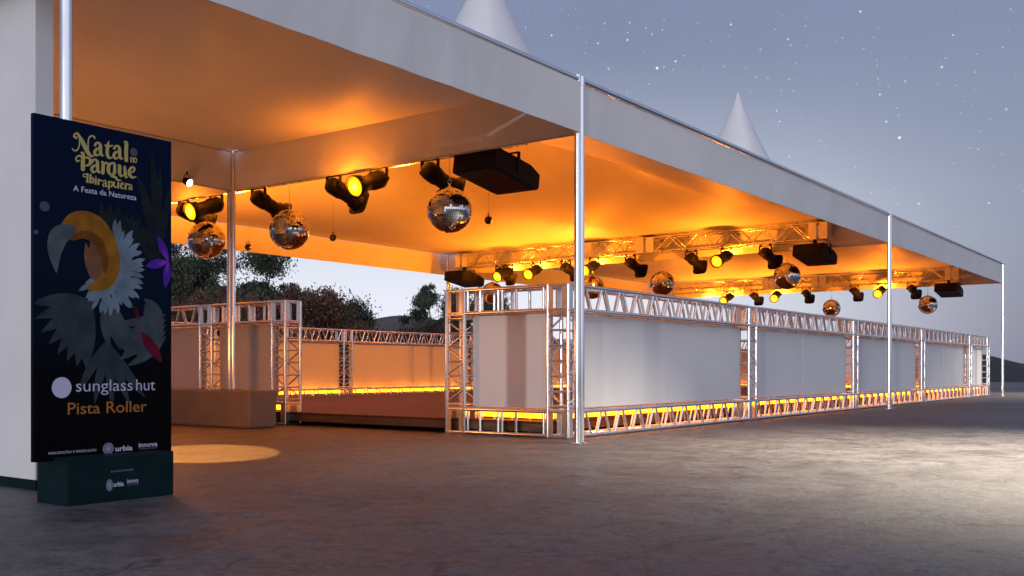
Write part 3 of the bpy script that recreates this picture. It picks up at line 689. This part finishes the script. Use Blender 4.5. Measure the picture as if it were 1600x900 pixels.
# bokeh dots and the plain stand-in artwork: plumes, a pale ruff, an amber petal and a violet flower
BOK = mat('violet_dot_print', (.05,.04,.085), .5)
for x, z, r in ((.056,1.515,.026), (.558,1.876,.023), (.012,1.38,.012)): disc(x, z, r, r, BOK, 'printed_dot', pt, off=.0006)
def pm(n, c): return vary(mat(n, c, .55, spec=.1), tuple(v*.72 for v in c), tuple(v*1.2 for v in c), 9)
def leaf(b, x, z, ang, L, W, off, curve=0.0, clip=True):
    """a feather / petal shape from its base point"""
    pts = []; n = 12
    for sgn in (1, -1):
        rng = range(n+1) if sgn == 1 else range(n-1, 0, -1)
        for i in rng:
            t = i/n; w = W*math.sin(math.pi*min(1, t**.8))*(.55+.45*t)
            a = R(ang+curve*t); px = x+L*t*math.cos(a)-sgn*w*math.sin(a); pz = z+L*t*math.sin(a)+sgn*w*math.cos(a)
            pts.append((min(max(px, .004), .791), pz))
    b.poly([P(px, pz, off) for px, pz in pts])
rnd = random.Random(5); k = 0
def off():
    global k; k += 1; return .0008+.000012*k
DARKF, MIDF, PALEF, RUFF = pm('dark_plume_print', (0.0083,0.0132,0.0181)), pm('slate_plume_print', (0.0280,0.0400,0.0496)), pm('grey_plume_print', (0.0462,0.0616,0.0755)), pm('pale_ruff_print', (0.1466,0.1984,0.2587))
AMB, AMB2, TIPG, VIO, VIO2, REDP = pm('amber_petal_print', (0.2720,0.1040,0.0096)), pm('deep_amber_print', (0.1520,0.0520,0.0064)), pm('grey_petal_print', (0.0750,0.0975,0.1125)), pm('violet_flower_print', (0.0800,0.0160,0.3360)), pm('pale_violet_print', (0.1760,0.0400,0.4000)), pm('red_print', (0.1120,0.0035,0.0210))
b = MB()
for i in range(9): leaf(b, .40+.02*i, 1.36+.01*(i % 3), 100-i*9, .22-.008*i, .035, off())
for i in range(7): leaf(b, .70, 1.25+.12*(i % 3), 80+7*i, .5-.04*i, .03, off())
b.build('dark_foliage_print', DARKF, pt)
b = MB()
for i in range(8): leaf(b, .33, 1.03-.012*i, 168+11*i, .345-.012*i, .05, off(), 14)
for i in range(5): leaf(b, .42, .86-.01*i, 232+17*i, .36, .035, off(), 6)
b.build('plume_print', MIDF, pt)
b = MB()
for i in range(7): leaf(b, .40+.03*(i % 3), 1.06-.02*i, 262+9*i, .25, .045, off(), 10)
for i in range(6): leaf(b, .62, 1.08-.03*i, -32-14*i, .22+.02*(i % 2), .05, off(), -26)
for i in range(5): leaf(b, .76, 1.0-.03*i, 205+6*i, .30, .038, off(), -14)
b.build('plume_print', PALEF, pt)
b = MB(); leaf(b, .60, .90, -52, .22, .045, off()); leaf(b, .56, 1.04, -70, .09, .014, off()); b.build('plume_print', REDP, pt)
b = MB()
for j in range(6):
    for i in range(22):
        a = 80-i*11+rnd.uniform(-5,5); rr = .205-.032*j
        leaf(b, .42+.62*rr*math.cos(R(a)), 1.235+rr*math.sin(R(a))*.86, a+rnd.uniform(-8,8), .075+.02*rnd.random(), .018, off())
b.build('ruff_print', RUFF, pt)
TANP = pm('tan_petal_print', (.16,.075,.04))
b = MB(); leaf(b, .345, 1.125, 94, .29, .062, off()); leaf(b, .31, 1.16, 100, .2, .03, off()); b.build('petal_print', TANP, pt)
b = MB(); ribbon(b, [(.165,1.395,.085),(.235,1.450,.125),(.33,1.435,.135),(.405,1.35,.105),(.425,1.24,.095),(.385,1.155,.08),(.30,1.118,.03)], off()); b.build('petal_print', AMB, pt)
b = MB(); ribbon(b, [(.20,1.365,.02),(.27,1.395,.045),(.345,1.365,.05),(.385,1.28,.04),(.385,1.21,.02)], off()+.0004); b.build('petal_print', AMB2, pt)
b = MB(); ribbon(b, [(.185,1.405,.075),(.13,1.37,.10),(.108,1.29,.075),(.116,1.19,.012)], off()+.0003); b.build('petal_print', TIPG, pt)
b = MB()
for a in (118, 196, 262): leaf(b, .775, 1.30, a, .155, .034, off())
b.build('flower_print', VIO, pt)
b = MB()
for a in (122, 200, 258): leaf(b, .775, 1.30, a, .075, .014, off())
b.build('flower_print', VIO2, pt)

# ------------------------------------------------------------------ lights
def lamp(name, kind, loc, power, color, **kw):
    l = bpy.data.lights.new(name, kind); l.energy = power; l.color = color
    for a, v in kw.items(): setattr(l, a, v)
    o = bpy.data.objects.new(name, l); col.objects.link(o); o.location = loc; return o
def aim(o, at): o.rotation_euler = (Vector(at)-o.location).to_track_quat('-Z', 'Y').to_euler()
AMBER = (1,.222,.008)
for (x, y, z, k) in LIGHTS:
    if k == 0:
        o = lamp('stage_light_beam', 'SPOT', (x, y, z+.05), 42, AMBER, spot_size=R(165), spot_blend=.4, shadow_soft_size=.06); aim(o, (x+.3, y, z+1))
        o = lamp('added_glow_lamp', 'SPOT', (TX[0]+.32, y, 2.80), 400, AMBER, spot_size=R(172), spot_blend=.25, shadow_soft_size=.08); aim(o, (TX[0]+.5, y, 4))  # extra lamp added behind the fixture to brighten the large tent's canopy
    else:
        o = lamp('stage_light_beam', 'SPOT', (x, y, z-.34), 190 if y < 7 else 115, AMBER, spot_size=R(172), spot_blend=.25, shadow_soft_size=.06); aim(o, (x-.25, y, z+1))
        o = lamp('added_glow_lamp', 'SPOT', (TX[k]+.10, y+.03, 2.90), 80, AMBER, spot_size=R(125), spot_blend=.6, shadow_soft_size=.05); aim(o, (TX[k]+.5, y, 2.86))  # extra lamp added behind the fixture, imitates lens bloom on the valance
# added fill lamps without fixtures: over the rink towards its back barrier, behind the poster
for x in (3.5, 8.5, 14.0):
    o = lamp('added_rink_fill', 'SPOT', (x, 4.6, 3.0), 420, (1,.30,.03), spot_size=R(120), spot_blend=.6, shadow_soft_size=.25); aim(o, (x+.6, 10.5, .4))
lamp('added_amber_fill', 'POINT', (-2.5, 3.9, 1.0), 82, (1,.31,.06), shadow_soft_size=.25)  # unseen lamp added to warm the near tent's canopy and the left barrier
# pin spot pool on the pavement
o = lamp('pin_spot_beam', 'SPOT', (-.76, 4.86, 2.85), 700, (1,.40,.08), spot_size=R(15.5), spot_blend=.12, shadow_soft_size=.03); aim(o, (-2.62, 2.05, 0))
# flood lamps beyond the right edge that pool on the pavement
o = lamp('flood_lamp', 'SPOT', (1.70, -4.43, 4.6), 6400, (1,.86,.66), spot_size=R(96), spot_blend=1, shadow_soft_size=.12); aim(o, (1.1, -3.7, 0))
o = lamp('flood_lamp', 'SPOT', (23.5, -3.6, 4.2), 3000, (1,.86,.66), spot_size=R(110), spot_blend=1, shadow_soft_size=.12); aim(o, (22.5, -2.0, 0))
SUN_EL, SUN_AZ = 4, (-.975, -.215)
sun = lamp('sun', 'SUN', (-20,-5,12), .75, (1,.94,.92), angle=R(.6))
sd = Vector((SUN_AZ[0], SUN_AZ[1], 0)).normalized()*math.cos(R(SUN_EL)) + Vector((0,0,math.sin(R(SUN_EL))))
sun.rotation_euler = sd.to_track_quat('Z', 'Y').to_euler()

# ------------------------------------------------------------------ world
w = bpy.data.worlds.new('World'); scene.world = w; w.use_nodes = True
N = w.node_tree.nodes; L = w.node_tree.links; N.clear()
out = N.new('ShaderNodeOutputWorld')
sky = N.new('ShaderNodeTexSky'); sky.sky_type = 'NISHITA'; sky.sun_disc = False; sky.sun_elevation = R(SUN_EL); sky.sun_rotation = math.atan2(sd.x, sd.y)
sky.air_density = 1.2; sky.dust_density = .6
b1 = N.new('ShaderNodeBackground'); b1.inputs[1].default_value = .02; L.new(sky.outputs[0], b1.inputs[0])
tc = N.new('ShaderNodeTexCoord'); nv = N.new('ShaderNodeVectorMath'); nv.operation = 'NORMALIZE'; L.new(tc.outputs['Generated'], nv.inputs[0])
sp_ = N.new('ShaderNodeSeparateXYZ'); L.new(nv.outputs[0], sp_.inputs[0])
rp = N.new('ShaderNodeValToRGB'); L.new(sp_.outputs['Z'], rp.inputs[0]); e = rp.color_ramp.elements
e[0].position = 0; e[0].color = (.19,.225,.355,1); e[1].position = 1; e[1].color = (.17,.21,.36,1)
for p, c_ in ((.05,(.205,.24,.37)), (.16,(.24,.275,.40)), (.30,(.20,.235,.375)), (.5,(.18,.22,.37))):
    q = rp.color_ramp.elements.new(p); q.color = (*c_, 1)
# faint unevenness
nz = N.new('ShaderNodeTexNoise'); nz.inputs['Scale'].default_value = 3; nz.inputs['Detail'].default_value = 4; L.new(nv.outputs[0], nz.inputs['Vector'])
mr = N.new('ShaderNodeMapRange'); mr.inputs[1].default_value = .3; mr.inputs[2].default_value = .7; mr.inputs[3].default_value = .93; mr.inputs[4].default_value = 1.07; L.new(nz.outputs['Fac'], mr.inputs[0])
vm = N.new('ShaderNodeVectorMath'); vm.operation = 'SCALE'; L.new(rp.outputs[0], vm.inputs[0]); L.new(mr.outputs[0], vm.inputs['Scale'])
# the bright afterglow low over the horizon behind the tents
dt = N.new('ShaderNodeVectorMath'); dt.operation = 'DOT_PRODUCT'; L.new(nv.outputs[0], dt.inputs[0]); dt.inputs[1].default_value = Vector((.71,.70,.04)).normalized()
m1 = N.new('ShaderNodeMapRange'); m1.interpolation_type = 'SMOOTHSTEP'; m1.inputs[1].default_value = math.cos(R(37)); m1.inputs[2].default_value = math.cos(R(3)); L.new(dt.outputs['Value'], m1.inputs[0])
m2 = N.new('ShaderNodeMapRange'); m2.interpolation_type = 'SMOOTHSTEP'; m2.inputs[1].default_value = .32; m2.inputs[2].default_value = .02; L.new(sp_.outputs['Z'], m2.inputs[0])
mm = N.new('ShaderNodeMath'); mm.operation = 'MULTIPLY'; L.new(m1.outputs[0], mm.inputs[0]); L.new(m2.outputs[0], mm.inputs[1])
gl = N.new('ShaderNodeVectorMath'); gl.operation = 'SCALE'; gl.inputs[0].default_value = (.58,.59,.61); L.new(mm.outputs[0], gl.inputs['Scale'])
ad = N.new('ShaderNodeVectorMath'); ad.operation = 'ADD'; L.new(vm.outputs[0], ad.inputs[0]); L.new(gl.outputs[0], ad.inputs[1])
# stars
# broad twilight brightness on the other side of the sky
d2 = N.new('ShaderNodeVectorMath'); d2.operation = 'DOT_PRODUCT'; L.new(nv.outputs[0], d2.inputs[0]); d2.inputs[1].default_value = Vector((-.66,-.70,.28)).normalized()
m4 = N.new('ShaderNodeMapRange'); m4.interpolation_type = 'SMOOTHSTEP'; m4.inputs[1].default_value = 0; m4.inputs[2].default_value = 1; L.new(d2.outputs['Value'], m4.inputs[0])
g2 = N.new('ShaderNodeVectorMath'); g2.operation = 'SCALE'; g2.inputs[0].default_value = (.52,.52,.56); L.new(m4.outputs[0], g2.inputs['Scale'])
ad0 = ad; ad = N.new('ShaderNodeVectorMath'); ad.operation = 'ADD'; L.new(ad0.outputs[0], ad.inputs[0]); L.new(g2.outputs[0], ad.inputs[1])
st = None
for sc_, rad, thr, amp in ((40, .068, .1, 1.7), (75, .10, .0, .8), (130, .13, .0, .42)):
    vo = N.new('ShaderNodeTexVoronoi'); vo.inputs['Scale'].default_value = sc_; L.new(nv.outputs[0], vo.inputs['Vector'])
    sx = N.new('ShaderNodeSeparateColor'); L.new(vo.outputs['Color'], sx.inputs[0])
    a = N.new('ShaderNodeMapRange'); a.interpolation_type = 'SMOOTHSTEP'; a.inputs[1].default_value = rad; a.inputs[2].default_value = rad*.25; L.new(vo.outputs['Distance'], a.inputs[0])
    c_ = N.new('ShaderNodeMapRange'); c_.inputs[1].default_value = thr; c_.inputs[2].default_value = 1; L.new(sx.outputs[0], c_.inputs[0])
    p2 = N.new('ShaderNodeMath'); p2.operation = 'POWER'; p2.inputs[1].default_value = 1.6; L.new(c_.outputs[0], p2.inputs[0])
    m_ = N.new('ShaderNodeMath'); m_.operation = 'MULTIPLY'; L.new(a.outputs[0], m_.inputs[0]); L.new(p2.outputs[0], m_.inputs[1])
    m3 = N.new('ShaderNodeMath'); m3.operation = 'MULTIPLY'; m3.inputs[1].default_value = amp; L.new(m_.outputs[0], m3.inputs[0])
    if st is None: st = m3
    else:
        s2 = N.new('ShaderNodeMath'); s2.operation = 'ADD'; L.new(st.outputs[0], s2.inputs[0]); L.new(m3.outputs[0], s2.inputs[1]); st = s2
fz = N.new('ShaderNodeMapRange'); fz.inputs[1].default_value = .06; fz.inputs[2].default_value = .2; L.new(sp_.outputs['Z'], fz.inputs[0])
sm = N.new('ShaderNodeMath'); sm.operation = 'MULTIPLY'; L.new(st.outputs[0], sm.inputs[0]); L.new(fz.outputs[0], sm.inputs[1])
sv = N.new('ShaderNodeVectorMath'); sv.operation = 'SCALE'; sv.inputs[0].default_value = (.85,.92,1); L.new(sm.outputs[0], sv.inputs['Scale'])
a2 = N.new('ShaderNodeVectorMath'); a2.operation = 'ADD'; L.new(ad.outputs[0], a2.inputs[0]); L.new(sv.outputs[0], a2.inputs[1])
b2 = N.new('ShaderNodeBackground'); b2.inputs[1].default_value = 1; L.new(a2.outputs[0], b2.inputs[0])
as_ = N.new('ShaderNodeAddShader'); L.new(b1.outputs[0], as_.inputs[0]); L.new(b2.outputs[0], as_.inputs[1]); L.new(as_.outputs[0], out.inputs[0])

# ------------------------------------------------------------------ render settings
scene.render.engine = 'CYCLES'
cy = scene.cycles
cy.use_denoising = True; cy.max_bounces = 6; cy.diffuse_bounces = 3; cy.glossy_bounces = 4; cy.caustics_reflective = False; cy.caustics_refractive = False
cy.sample_clamp_indirect = 4; cy.blur_glossy = .5
vs = scene.view_settings; vs.view_transform = 'Standard'; vs.look = 'None'; vs.exposure = 0; vs.gamma = 1
